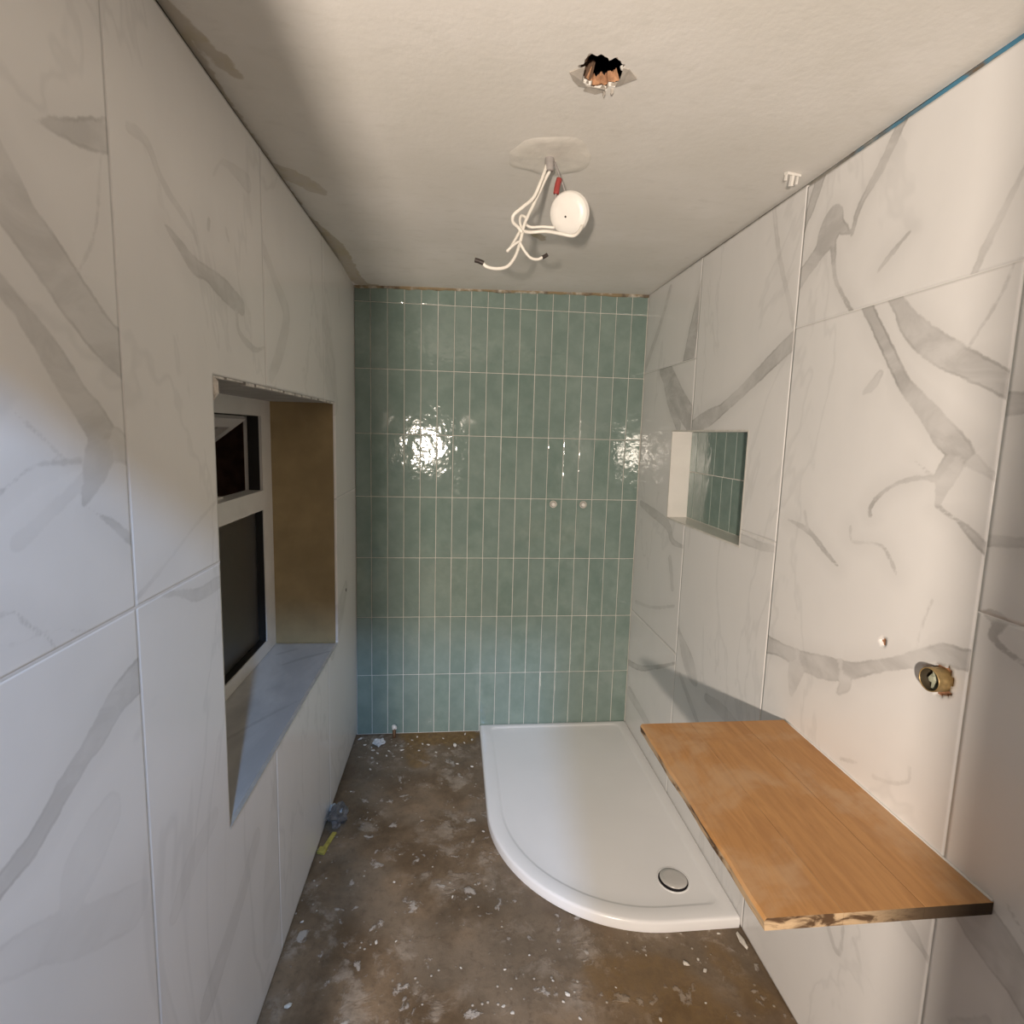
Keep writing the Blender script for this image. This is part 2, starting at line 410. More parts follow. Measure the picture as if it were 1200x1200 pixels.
def membrane_material():
    t = NT('exposed_backing')
    sep = t.n('ShaderNodeSeparateXYZ', i={0: t.pos()}).outputs[1]
    a = t.noise(9, 5, .6, t.scaled((1, 1, 3))); b = t.noise(23, 4)
    c = t.mix(t.ramp(a, .4, .6), (.17, .13, .09), (.38, .33, .26))
    blue = t.math('MULTIPLY', t.ramp(t.math('ADD', sep, t.math('MULTIPLY', b, .5)), -1.02, -1.32, .15, 1), t.ramp(a, .36, .48))
    c = t.mix(blue, c, (.075, .24, .37))
    t.bump(b, .6, .004)
    return t.out(Base_Color=c, Roughness=.7)

MARBLE = marble_material(); SILLMAT = sill_material(); GREEN = green_material(); CEIL = plaster_ceiling_material(); FLOOR = floor_material()
WOOD = wood_material(); SAWN = edge_material(); BACKING = membrane_material()
GROUT = plain('pale_grout', (.74, .72, .67), .8, var=.06)
GROUT_L = plain('light_joint', (.80, .79, .77), .7, var=.04)
DARKBACK = plain('dark_wall_backing', (.045, .040, .034), .9)
ACRYLIC = plain('white_acrylic', (.88, .88, .89), .22, var=.015, scale=4)
CHROME = plain('chrome', (.62, .62, .62), .12, 1.0, var=.04)
PVC = plain('white_pvc', (.74, .73, .70), .32, var=.05, scale=9)
PVC2 = plain('white_plastic', (.82, .80, .76), .35, var=.03)
GASKET = plain('black_gasket', (.012, .012, .012), .6)
RENDER = plain('bare_brown_plaster', (.38, .29, .155), .85, var=.16, scale=6, bump=.35)
GREYPL = plain('grey_plaster', (.40, .385, .36), .85, var=.15, scale=12, bump=.2)
TRIM = plain('aluminium_trim', (.66, .65, .62), .35, .35, var=.1)
BRASS = plain('dull_brass', (.40, .285, .13), .42, .5, var=.3, scale=60)
BRICK = plain('brick_dust', (.50, .25, .13), .9, var=.4, scale=70, bump=.5)
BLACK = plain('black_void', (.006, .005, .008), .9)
RED = plain('red_sleeve', (.34, .05, .045), .45)
TAPE = plain('black_tape', (.035, .025, .022), .5)
CABLE = plain('white_cable_sheath', (.80, .77, .71), .42, var=.06)
GREYWIRE = plain('grey_sheath', (.33, .31, .30), .55)
CHIP = plain('plaster_chip', (.66, .62, .56), .85, var=.2, scale=80)
TAUPE = plain('torn_board_paper', (.50, .46, .41), .9, var=.15, scale=40)
PINK = plain('pink_insulation', (.50, .27, .15), .9, var=.35, scale=90, bump=.8)
YELLOW = plain('yellow_card', (.42, .34, .07), .6, var=.3, scale=60)
GREYBAG = plain('grey_film', (.13, .125, .125), .3, var=.45, scale=45)
COPPER = plain('tarnished_copper', (.16, .085, .04), .5, .4)
PALEGREEN = plain('pale_green_plug', (.46, .48, .36), .5)
PAINT = plain('painted_wall', (.62, .60, .57), .85, var=.05)
BRICKOUT = plain('outside_brick', (.16, .095, .06), .9, var=.35, scale=18, bump=.5)
def glass_material(name, rough, tint):
    t = NT(name)
    return t.out(Base_Color=tint, Roughness=rough, Transmission_Weight=.95, IOR=1.45)
GLASS = glass_material('clear_glass', .02, (.86, .88, .88))
OBSCURE = glass_material('obscured_glass', .30, (.55, .56, .54))

# ------------------------------------------------------------------ veined wall tiles
def field(pts, strokes):
    """signed distance (m) to the nearest vein stroke and that stroke's strength, for points (n,2)"""
    best = np.full(len(pts), .2); st = np.zeros(len(pts))
    lo, hi = pts.min(0), pts.max(0)
    for a, pl in strokes:
        q = np.array(pl)
        if (q[:, 0].max() < lo[0] - .25 or q[:, 0].min() > hi[0] + .25 or q[:, 1].max() < lo[1] - .25 or q[:, 1].min() > hi[1] + .25): continue
        c = np.array([tuple(v) for v in spline([tuple(r) for r in q], 4)])
        for i in range(len(c) - 1):
            A, B = c[i, :2], c[i + 1, :2]; ab = B - A; L2 = max(1e-9, ab @ ab)
            t = np.clip(((pts - A) @ ab) / L2, 0, 1)
            d = np.hypot(pts[:, 0] - A[0] - t * ab[0], pts[:, 1] - A[1] - t * ab[1]) - (c[i, 2] * (1 - t) + c[i + 1, 2] * t)
            m = d < best
            best[m] = d[m]; st[m] = a
    return best, st

def lines(a, b, step, cuts):
    ks = sorted(set([a, b] + [c for c in cuts if a < c < b]))
    out = [a]
    for u, v in zip(ks[:-1], ks[1:]):
        n = max(1, int(math.ceil((v - u) / step)))
        out += [u + (v - u) * k / n for k in range(1, n + 1)]
    return np.array(out)

def panel(name, parent, s0, s1, z0, z1, sign, strokes, holes=(), step=.006, place=None, depth=.009, shape=None):
    """one large tile: front face at local x = 0, body behind it; sign = direction of the face normal"""
    S = lines(s0, s1, step, [h[0] for h in holes] + [h[1] for h in holes])
    Z = lines(z0, z1, step, [h[2] for h in holes] + [h[3] for h in holes])
    ns, nz = len(S), len(Z)
    gs, gz = np.meshgrid(S, Z, indexing='ij')
    pts = np.stack([gs.ravel(), gz.ravel()], 1)
    cs = (S[:-1] + S[1:]) / 2; cz = (Z[:-1] + Z[1:]) / 2
    keep = np.ones((ns - 1, nz - 1), bool)
    for h in holes:
        keep &= ~((cs[:, None] > h[0]) & (cs[:, None] < h[1]) & (cz[None] > h[2]) & (cz[None] < h[3]))
    if shape is not None: keep &= ~shape(cs[:, None] + 0 * cz[None], cz[None] + 0 * cs[:, None])
    if not keep.any(): return None
    idx = np.arange(ns * nz).reshape(ns, nz)
    i, j = np.nonzero(keep)
    quads = np.stack([idx[i, j], idx[i + 1, j], idx[i + 1, j + 1], idx[i, j + 1]], 1)
    pad = np.pad(keep, 1)
    sk = []
    for (da, db, e) in ((-1, 0, lambda a, b: (idx[a, b + 1], idx[a, b])), (1, 0, lambda a, b: (idx[a + 1, b], idx[a + 1, b + 1])),
                        (0, -1, lambda a, b: (idx[a, b], idx[a + 1, b])), (0, 1, lambda a, b: (idx[a + 1, b + 1], idx[a, b + 1]))):
        m = keep & ~pad[1 + da:1 + da + keep.shape[0], 1 + db:1 + db + keep.shape[1]]
        a, b = np.nonzero(m)
        if len(a): sk.append(np.stack(e(a, b), 1))
    sk = np.concatenate(sk)
    n0 = len(pts)
    bi = np.unique(sk); rem = np.full(n0, -1); rem[bi] = n0 + np.arange(len(bi))
    skq = np.stack([sk[:, 1], sk[:, 0], rem[sk[:, 0]], rem[sk[:, 1]]], 1)
    faces = np.concatenate([quads, skq])
    front = np.stack([np.zeros(n0), pts[:, 0], pts[:, 1]], 1)
    back = front[bi].copy(); back[:, 0] = -sign * depth
    co = np.concatenate([front, back])
    if sign < 0: faces = faces[:, ::-1]
    own = []
    for a, pl in strokes:
        m = sum(q[0] for q in pl) / len(pl)
        mz = sum(q[1] for q in pl) / len(pl)
        if not (s0 - .003 <= m <= s1 + .003 and z0 - .003 <= mz <= z1 + .003): continue
        pl = list(pl)
        for rev in (0, 1):
            e0, e1 = (pl[0], pl[1]) if rev else (pl[-1], pl[-2])
            if min(abs(e0[0] - s0), abs(e0[0] - s1), abs(e0[1] - z0), abs(e0[1] - z1)) < .03:      # print runs on to the edge of the tile
                d = Vector((e0[0] - e1[0], e0[1] - e1[1])).normalized() * .05
                q = (e0[0] + d.x, e0[1] + d.y, e0[2])
                pl = [q] + pl if rev else pl + [q]
        own.append((a, pl))
    sd, st = field(pts, own)
    sd = np.concatenate([sd, sd[bi]]); st = np.concatenate([st, st[bi]])
    used = np.unique(faces); mp = np.full(len(co), -1); mp[used] = np.arange(len(used))
    co = co[used]; faces = mp[faces]; sd = sd[used]; st = st[used]
    if place is not None: co = place(co)
    me = bpy.data.meshes.new(name)
    me.vertices.add(len(co)); me.vertices.foreach_set('co', co.astype(np.float32).ravel())
    me.loops.add(len(faces) * 4); me.loops.foreach_set('vertex_index', faces.astype(np.int32).ravel())
    me.polygons.add(len(faces))
    me.polygons.foreach_set('loop_start', np.arange(0, len(faces) * 4, 4, dtype=np.int32))
    me.update(calc_edges=True)
    for nm, arr in (('vein', sd), ('vein_strength', st)):
        at = me.attributes.new(nm, 'FLOAT', 'POINT'); at.data.foreach_set('value', arr.astype(np.float32))
    return link(name, me, MARBLE, parent)

# ------------------------------------------------------------------ right wall
NI = (-.990, -.392, 1.185, 1.555)          # niche opening y0 y1 z0 z1
ND = .090                                   # niche depth
YEND = -2.72
wr = link('wall_right', boxes_mesh('wall_right', [
    ((.0090, YEND, Z0), (.1300, NI[0] - .004, H)), ((.0090, NI[1] + .004, Z0), (.1300, .012, H)),
    ((.0090, NI[0] - .004, Z0), (.1300, NI[1] + .004, NI[2] - .004)), ((.0090, NI[0] - .004, NI[3] + .004), (.1300, NI[1] + .004, H)),
    ((ND + .008, NI[0] - .004, NI[2] - .004), (.1300, NI[1] + .004, NI[3] + .004))]), BACKING, None, (XR, 0, 0))
setp(wr, kind='structure', label='right wall clad in large white marble-effect tiles, recessed niche and wooden shelf')
G = .0012
JR = [0.0, -.575, -1.188, -1.795, -2.40, -2.72]
TOPR = [2.210, 2.209, 2.203, 2.198, 2.196]
pipe_c = (-1.742, 1.086)
def pipe_hole(s, z):
    a = np.hypot((s - pipe_c[0]) / 1.0, z - pipe_c[1])
    b = np.hypot(s + 1.600, (z - 1.104) * .75)
    ang = np.arctan2(z - pipe_c[1], s - pipe_c[0])
    return (a < .029 + .004 * np.sin(3 * ang + 1) + .003 * np.sin(7 * ang)) | (b < .0075)
for c in range(5):
    ya, yb = JR[c + 1] + G, JR[c] - G
    rows = [Z0 + .006, .638, 1.838, TOPR[c]] if c in (0, 2, 4) else [Z0 + .006, 1.238, TOPR[c]]
    for k in range(len(rows) - 1):
        panel('tile', wr, ya, yb, rows[k] + (G if k else 0), rows[k + 1] - (G if k < len(rows) - 2 else 0), -1, RIGHT_VEINS, [NI], .006 if c in (1, 2) else .008, None, .009, pipe_hole if c == 2 else None)
# joints: grout set just behind the faces
bm = bmesh.new()
for c in range(1, 5):
    for za, zb in ([(Z0 + .01, NI[2] - .003), (NI[3] + .003, TOPR[c] - .001)] if NI[0] < JR[c] < NI[1] else [(Z0 + .01, TOPR[c] - .001)]):
        add_box(bm, (.0004, JR[c] - .002, za), (.0088, JR[c] + .002, zb))
for c in range(5):
    for z in ([.638, 1.838] if c in (0, 2, 4) else [1.238]):
        if NI[2] < z < NI[3] and c in (0, 1):
            if c == 1: add_box(bm, (.0004, JR[2], z - .002), (.0088, NI[0], z + .002))
            continue
        add_box(bm, (.0004, JR[c + 1] + .002, z - .002), (.0088, JR[c] - .002, z + .002))
link('grout', from_bm('grout', bm), GROUT_L, wr)
# niche: white lining, green tiles on its back, slim edge trim
nb = bmesh.new()
e = .0035
add_box(nb, (.0, NI[1] - .0008, NI[2] - e), (ND + .007, NI[1] + e, NI[3] + e))
add_box(nb, (.0, NI[0] - e, NI[2] - e), (ND + .007, NI[0] + .0008, NI[3] + e))
add_box(nb, (.0, NI[0], NI[3] - .0008), (ND + .007, NI[1], NI[3] + e))
add_box(nb, (.0, NI[0], NI[2] - e), (ND + .007, NI[1], NI[2] + .0008))
niche = link('niche_lining', from_bm('niche_lining', nb), plain('niche_white_tile', (.80, .78, .74), .25, var=.05, scale=6), wr)
niche['label'] = 'white tiled sides of the wall niche'
link('niche_grout', box_mesh('niche_grout', (ND - .0026, NI[0], NI[2]), (ND + .0075, NI[1], NI[3])), GROUT, niche)
def tile_mesh(name, w, h, d, axis):
    """glazed tile with eased edges; axis 'y' faces -y, 'x' faces -x; origin lower left front"""
    b = .0022
    bm = bmesh.new()
    o = [(0, 0), (w, 0), (w, h), (0, h)]; i_ = [(b, b), (w - b, b), (w - b, h - b), (b, h - b)]
    rings = [[(x, d, z) for x, z in o], [(x, b * .7, z) for x, z in o], [(x, b * .15, z) for x, z in [(b * .35, b * .35), (w - b * .35, b * .35), (w - b * .35, h - b * .35), (b * .35, h - b * .35)]], [(x, 0, z) for x, z in i_]]
    vv = [[bm.verts.new(q) for q in r] for r in rings]
    for r in range(3):
        for k in range(4): bm.faces.new([vv[r][k], vv[r][(k + 1) % 4], vv[r + 1][(k + 1) % 4], vv[r + 1][k]])
    bm.faces.new(vv[3])
    bm.faces.new(vv[0][::-1])
    if axis == 'x':
        for v in bm.verts: v.co = Vector((v.co.y, -v.co.x, v.co.z))
    me = from_bm(name, bm); me.materials.append(GREEN)
    return me
gap = .0030
tcache = {}
def green_tile(parent, w, h, axis, loc):
    k = (round(w, 4), round(h, 4), axis)
    if k not in tcache: tcache[k] = tile_mesh('tile', w, h, .006, axis)
    o = link('tile', tcache[k], None, parent, loc)
    return o
zj = 1.385
for z0, z1, start in ((NI[2] + .002, zj - gap / 2, NI[1] - .002), (zj + gap / 2, NI[3] - .001, NI[1] - .002)):
    y = start; first = True
    while y > NI[0] + .006:
        w = (.052 if z0 < 1.3 else .061) if first else P - gap
        first = False
        w = min(w, y - NI[0] - .002)
        green_tile(niche, w, z1 - z0, 'x', (ND - .004, y, z0))
        y -= w + gap
tb = bmesh.new()
for lo, hi in (((-.0008, NI[0] - .006, NI[2] - .006), (-.0001, NI[0], NI[3] + .006)), ((-.0008, NI[1], NI[2] - .006), (-.0001, NI[1] + .006, NI[3] + .006)),
               ((-.0008, NI[0], NI[2] - .006), (-.0001, NI[1], NI[2])), ((-.0008, NI[0], NI[3]), (-.0001, NI[1], NI[3] + .006))): add_box(tb, lo, hi)
link('niche_edge_trim', from_bm('niche_edge_trim', tb), plain('satin_trim', (.66, .64, .59), .45), niche)
# broken rims of the two drilled holes
link('hole_backing', lathe('hole_backing', [(.036, -.0005), (.036, .0006)], (.0084, pipe_c[0], pipe_c[1]), (-1, 0, 0), 20), BRICK, wr)
link('hole_backing', lathe('hole_backing', [(.013, -.0005), (.011, .0008), (.005, .003)], (.0084, -1.600, 1.104), (-1, 0, 0), 12), BRICK, wr)

# ------------------------------------------------------------------ left wall with window opening
WY0, WY1, WZ0, WZ1 = -1.472, -.405, .638, 1.632
FX = -.250                                   # frame plane, local x
wl = link('wall_left', boxes_mesh('wall_left', [
    ((-.33, YEND, Z0), (-.0092, WY0 - .004, H)), ((-.33, WY1 + .006, Z0), (-.0092, .012, H)),
    ((-.33, WY0 - .004, Z0), (-.0092, WY1 + .006, WZ0 - .012)), ((-.33, WY0 - .004, WZ1 + .006), (-.0092, WY1 + .006, H))]), DARKBACK)
wl.location = (XL, 0, 0); wl.rotation_euler = (0, 0, -math.atan(TA))
setp(wl, kind='structure', label='left wall clad in large white marble-effect tiles around a deep window opening')
G = .0006
JL = [0.0, -.570, -1.170, -1.768, -2.37, -2.72]
hole_l = (WY0, WY1, WZ0, WZ1)
for c in range(5):
    ya, yb = JL[c + 1] + G, JL[c] - (G if c else .001)
    rows = [.002, 1.2455, H - .015]
    for k in range(len(rows) - 1):
        panel('tile', wl, ya, yb, rows[k] + (G if k else 0), rows[k + 1] - (G if k < len(rows) - 2 else 0), 1, LEFT_VEINS, [hole_l], .005 if c in (2, 3) else .008)
bm = bmesh.new()
for c in range(1, 5):
    if WY0 < JL[c] < WY1:
        add_box(bm, (-.0088, JL[c] - .0012, .003), (.00015, JL[c] + .0012, WZ0)); add_box(bm, (-.0088, JL[c] - .0012, WZ1), (.00015, JL[c] + .0012, H - .016))
    else: add_box(bm, (-.0088, JL[c] - .0012, .003), (.00015, JL[c] + .0012, H - .016))
add_box(bm, (-.0088, JL[5], 1.2435), (.00015, JL[3] - .0012, 1.2475)); add_box(bm, (-.0088, JL[3] + .0012, 1.2435), (.00015, WY0, 1.2475)); add_box(bm, (-.0088, WY1, 1.2435), (.00015, -.001, 1.2475))
link('grout', from_bm('grout', bm), plain('tile_toned_joint', (.70, .69, .68), .6, var=.05), wl)
# small nick in the tile by the green wall
link('screw_hole', lathe('screw_hole', [(.008, 0), (.007, .0012), (.002, .0014)], (0, -.235, .815), (1, 0, 0), 10), TAPE, wl)

# reveals
win = link('window_1', boxes_mesh('window_1', [
    ((FX - .065, WY0, WZ0 - .002), (FX, WY1, WZ0 + .050)), ((FX - .065, WY0, WZ1 - .064), (FX, WY1, WZ1 - .004)),
    ((FX - .065, WY1 - .100, WZ0 + .050), (FX, WY1, WZ1 - .064)), ((FX - .065, WY0, WZ0 + .050), (FX, WY0 + .100, WZ1 - .064)),
    ((FX - .060, WY0 + .100, 1.214), (FX + .004, WY1 - .100, 1.288))]), PVC, None)
win.location = wl.location; win.rotation_euler = wl.rotation_euler
setp(win, kind='structure', label='white plastic window frame with fanlight open over dark obscured pane')
GY0, GY1 = WY0 + .100, WY1 - .100
link('gasket', boxes_mesh('gasket', [((FX - .040, GY0, 1.210), (FX - .004, GY1, 1.214)), ((FX - .040, GY1 - .004, WZ0 + .050), (FX - .004, GY1, 1.210)), ((FX - .040, GY0, WZ0 + .050), (FX - .004, GY1, WZ0 + .054)),
     ((FX - .050, GY0, WZ1 - .067), (FX - .010, GY1, WZ1 - .064)), ((FX - .05, GY1 - .004, 1.288), (FX - .010, GY1, WZ1 - .067))]), GASKET, win)
link('pane', box_mesh('pane', (FX - .036, GY0 + .001, WZ0 + .051), (FX - .030, GY1 - .001, 1.213)), OBSCURE, win)['label'] = 'obscured lower pane, dark outside'
# fanlight sash, top hung, pushed outwards
sash = link('fanlight_sash', boxes_mesh('fanlight_sash', [
    ((-.050, GY0 + .012, -.050), (0, GY1 - .012, 0)), ((-.050, GY0 + .012, -.285), (0, GY1 - .012, -.235)),
    ((-.050, GY1 - .062, -.235), (0, GY1 - .012, -.050)), ((-.050, GY0 + .012, -.235), (0, GY0 + .062, -.050))]), PVC, win)
sash.location = (FX - .050, 0, WZ1 - .078); sash.rotation_euler = (0, math.radians(52), 0)
link('sash_pane', box_mesh('sash_pane', (-.028, GY0 + .060, -.237), (-.022, GY1 - .060, -.048)), GLASS, sash)
link('window_stay', box_mesh('window_stay', (FX - .060, -.90, 1.288), (FX - .030, -.78, 1.296), .002), PVC2, win)
rv = link('reveal', boxes_mesh('reveal', [((FX - .09, WY1 - .001, WZ0 - .010), (-.0095, WY1 + .006, WZ1 + .003))]), RENDER, wl)
rv['label'] = 'bare brown plaster reveal beside the window'
link('reveal', boxes_mesh('reveal', [((FX - .09, WY0 - .004, WZ0 - .010), (-.0095, WY0, WZ1 + .003))]), GREYPL, wl)
link('reveal_head', boxes_mesh('reveal_head', [((FX - .09, WY0, WZ1 - .004), (-.0095, WY1, WZ1 + .006))]), GREYPL, wl)
def sill_place(co):
    out = co.copy(); out[:, 0] = co[:, 2]; out[:, 2] = WZ0 + co[:, 0]; return out
SILLV = [(.55, [(-.50, -.02, .006), (-.56, -.10, .012), (-.62, -.16, .004)]), (.4, [(-.9, -.02, .004), (-1.0, -.09, .008), (-1.2, -.2, .006)]), (.4, [(-.47, -.15, .01), (-.52, -.21, .008)])]
sl = panel('window_sill_tile', wl, WY0 + .001, WY1 - .001, FX - .002, -.004, 1, SILLV, (), .01, sill_place, .010)
sl.data.flip_normals(); sl.data.materials.clear(); sl.data.materials.append(SILLMAT)
sl['label'] = 'grey veined tile laid as the window sill'
tb = bmesh.new()
add_box(tb, (-.010, WY0 + .001, WZ0 - .006), (.0008, WY1 - .001, WZ0 + .0008))
link('sill_edge_trim', from_bm('sill_edge_trim', tb), TRIM, wl)
hb = bmesh.new()                               # ragged adhesive and trim along the head
rnd = random.Random(3); y = WY0 + .004
while y < WY1 - .02:
    l = rnd.uniform(.03, .12); add_box(hb, (-.014 - rnd.random() * .006, y, WZ1 - .0045 - rnd.random() * .004), (-.0012, min(y + l, WY1 - .004), WZ1 - .001)); y += l + rnd.uniform(.004, .02)
link('head_edge_trim', from_bm('head_edge_trim', hb), plain('torn_white_trim', (.62, .60, .57), .6, var=.35, scale=25), wl)
link('adhesive_lump', chip_mesh('adhesive_lump', .012, .010, .030, 5), CHIP, wl, (-.006, WY0 + .010, WZ1 - .055))
# brick return and a pale downpipe outside, seen through the open fanlight
ow = link('wall_outside', boxes_mesh('wall_outside', [((-1.35, .012, -.4), (-.405, .13, 2.6)), ((-1.47, -2.8, -.4), (-1.35, .13, 2.6))]), BRICKOUT)
setp(ow, kind='structure', label='dark brick wall outside the window')

# ------------------------------------------------------------------ back wall with green tiles
wb = link('wall_back', box_mesh('wall_back', (XL - .02, .0022, Z0), (XR + .02, .12, H)), GROUT)
setp(wb, kind='structure', label='back wall of stacked vertical sage green glazed tiles with pale grout')
xs = [XL + .0015] + [i * P for i in range(17)] + [XR - .003]
zs = [k * Q for k in range(8)]
for r in range(8):
    for c in range(18):
        x0 = xs[c] + (gap / 2 if c else 0); x1 = xs[c + 1] - (gap / 2 if c < 17 else 0)
        z0 = zs[r] + gap / 2 if r else Z0 + .003
        z1 = zs[r + 1] - gap / 2 if r < 7 else 2.176 + .026 * (c / 17)
        o = green_tile(wb, x1 - x0, z1 - z0, 'y', (x0, -.0005 - .0008 * random.random(), z0))
        o.rotation_euler = (random.gauss(0, .0018), random.gauss(0, .0010), random.gauss(0, .0040))
# ragged plaster edge above the top row
v, f = [], []
rnd = random.Random(11); N = 90
for k in range(N + 1):
    x = XL + (XR - XL) * k / N; zt = 2.176 + .026 * k / N
    n_ = mnoise.noise((x * 9, 3.1, 0)) * .006 + mnoise.noise((x * 31, 7, 0)) * .004
    v += [(x, -.002, H + .004), (x, -.0045 - abs(n_), zt - .001 + n_), (x, -.001, zt - .004 + n_)]
for k in range(N):
    for j in range(2): a = k * 3 + j; f.append((a, a + 1, a + 4, a + 3))
t = NT('ragged_plaster_edge')
a = t.noise(14, 5)
link('plaster_edge', mesh('plaster_edge', v, f), t.out(Base_Color=t.mix(t.ramp(t.noise(24, 5), .42, .62), (.30, .235, .14), t.mix(t.ramp(a, .4, .6), (.60, .56, .49), (.13, .10, .07))), Roughness=.9), wb)

# ------------------------------------------------------------------ ceiling with torn hole
HX, HY = .662, -1.532
def cz(x, y):
    u = min(1, max(0, (x - XL) / (XR - XL)))
    return H - (.036 - .028 * u) * math.exp(-(y / .28) ** 2) + .0015 * mnoise.noise((x * 3, y * 3, 0))
STAINS = [(.6, [(-.10, -1.62, .012), (-.075, -1.52, .016), (-.062, -1.46, .016), (-.045, -1.42, .010)]),
          (.45, [(-.09, -1.05, .012), (-.06, -.99, .034), (-.02, -.92, .026), (.0, -.88, .004)]),
          (.6, [(-.10, -.72, .006), (-.085, -.58, .022), (-.07, -.45, .036), (-.06, -.28, .034), (-.05, -.13, .03), (-.03, -.03, .03), (.03, -.012, .012)]),
          (.6, [(-.10, -1.8, .014), (-.10, -1.2, .006), (-.096, -.8, .006)]),
          (.8, [(.655, -.68, .014), (.680, -.66, .02), (.695, -.63, .012)])]
qx0, qx1, qy0, qy1 = .54, .78, -1.66, -1.41
gx = lines(XL - .03, XR + .008, .035, [qx0, qx1]); gy = lines(YF - .05, .004, .035, [qy0, qy1])
v, f = [], []; ID = {}
def cv(x, y):
    k = (round(x, 5), round(y, 5))
    if k not in ID: ID[k] = len(v); v.append((x, y, cz(x, y)))
    return ID[k]
for i in range(len(gx) - 1):
    for j in range(len(gy) - 1):
        xm, ym = (gx[i] + gx[i + 1]) / 2, (gy[j] + gy[j + 1]) / 2
        if qx0 < xm < qx1 and qy0 < ym < qy1: continue
        f.append((cv(gx[i], gy[j]), cv(gx[i], gy[j + 1]), cv(gx[i + 1], gy[j + 1]), cv(gx[i + 1], gy[j])))
bx = [x for x in gx if qx0 - 1e-6 <= x <= qx1 + 1e-6]; by = [y for y in gy if qy0 - 1e-6 <= y <= qy1 + 1e-6]
per = [(x, qy0) for x in bx[:-1]] + [(qx1, y) for y in by[:-1]] + [(x, qy1) for x in bx[:0:-1]] + [(qx0, y) for y in by[:0:-1]]
def hole_r(a, s=0.0):
    return .043 + .005 * math.sin(2 * a + .6 + s) + .004 * math.sin(5 * a + s) + .003 * math.sin(11 * a + 2) + .002 * math.sin(19 * a)
# refine the perimeter ring to the jagged hole in one fan of quads/tris
m_ = len(per); sub = 3
ring = []
outer = []
for k in range(m_):
    A, B = per[k], per[(k + 1) % m_]
    for s in range(sub):
        t_ = s / sub; q = (A[0] + (B[0] - A[0]) * t_, A[1] + (B[1] - A[1]) * t_)
        a = math.atan2(q[1] - HY, q[0] - HX); r = hole_r(a)
        ring.append(len(v)); v.append((HX + 1.05 * r * math.cos(a), HY + 1.18 * r * math.sin(a), cz(*q) - .001))
        outer.append(cv(*q) if s == 0 else None)
for k in range(m_):
    o0, o1 = outer[k * sub], outer[((k + 1) % m_) * sub]
    r_ = [ring[(k * sub + s) % (m_ * sub)] for s in range(sub + 1)]
    f.append((o0, r_[0], r_[1])); f.append((o0, r_[1], r_[2], o1)); f.append((o1, r_[2], r_[3]))
lip = []
for k, i in enumerate(ring):
    x, y, z = v[i]; lip.append(len(v)); v.append((HX + (x - HX) * .93, HY + (y - HY) * .93, z + .006))
for k in range(len(ring)): f.append((ring[k], lip[k], lip[(k + 1) % len(ring)], ring[(k + 1) % len(ring)]))
bm = bmesh.new(); bv = [bm.verts.new(q) for q in v]
for q in f:
    try: bm.faces.new([bv[i] for i in q])
    except ValueError: pass
me = bpy.data.meshes.new('ceiling'); bmesh.ops.recalc_face_normals(bm, faces=bm.faces); bm.to_mesh(me); bm.free()
sd, st = field(np.array([(q[0], q[1]) for q in v]), STAINS)
# ceiling mesh is coarse: refine only where stains are, by subdividing
ceil_o = link('ceiling', me, CEIL)
setp(ceil_o, kind='structure', label='rough skimmed plaster ceiling with a torn hole and hanging cables')
bm = bmesh.new(); bm.from_mesh(me)
def near(fc):
    c = fc.calc_center_median()
    return min(field(np.array([(c.x, c.y)]), STAINS)[0]) < .06
fs = [fc for fc in bm.faces if fc.calc_center_median().x < .08 and fc.calc_center_median().y > -2.0 or (abs(fc.calc_center_median().x - .675) < .08 and abs(fc.calc_center_median().y + .66) < .09)]
es = list({e_ for fc in fs for e_ in fc.edges})
bmesh.ops.subdivide_edges(bm, edges=es, cuts=4, use_grid_fill=True)
bm.to_mesh(me); bm.free()
cc = np.array([(q.co.x, q.co.y) for q in me.vertices])
sd, st = field(cc, STAINS)
for nm, arr in (('stain', sd), ('stain_strength', st)):
    at = me.attributes.new(nm, 'FLOAT', 'POINT'); at.data.foreach_set('value', arr.astype(np.float32))
# inside of the hole: broken lath, insulation, dark void
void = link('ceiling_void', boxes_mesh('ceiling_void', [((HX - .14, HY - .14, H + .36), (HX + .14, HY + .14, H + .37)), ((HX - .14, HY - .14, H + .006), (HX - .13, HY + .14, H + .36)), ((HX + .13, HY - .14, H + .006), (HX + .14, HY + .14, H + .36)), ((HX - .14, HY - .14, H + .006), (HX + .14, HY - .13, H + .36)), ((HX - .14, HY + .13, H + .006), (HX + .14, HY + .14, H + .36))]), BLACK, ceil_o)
def ragged_ring(name, r0, r1, z0, z1, mat, a0, a1, amp, seed, n=40):
    v, f = [], []
    for k in range(n + 1):
        a = a0 + (a1 - a0) * k / n
        for r, z, w in ((r0, z0, amp * .3), (r1, z1, amp)):
            rr = hole_r(a) / .042 * r + w * mnoise.noise((a * 3 + seed, z * 40, seed)); zz = z + w * 1.4 * mnoise.noise((a * 4, seed + 4, 1)) + w * .5 * mnoise.noise((a * 17, seed, 2))
            v.append((HX + rr * 1.05 * math.cos(a), HY + rr * 1.18 * math.sin(a), zz))
    for k in range(n): f.append((2 * k, 2 * k + 1, 2 * k + 3, 2 * k + 2))
    me = mesh(name, v, f); o = link(name, me, mat, ceil_o)
    md = o.modifiers.new('t', 'SOLIDIFY'); md.thickness = .003
    return o
ragged_ring('broken_plaster_rim', .041, .039, H + .0, H + .005, plain('dusty_plaster_edge', (.40, .36, .31), .9, var=.3, scale=60), 0, 2 * math.pi, .004, 2)
ragged_ring('insulation', .0375, .032, H + .006, H + .022, PINK, .5, 2.3, .010, 5)
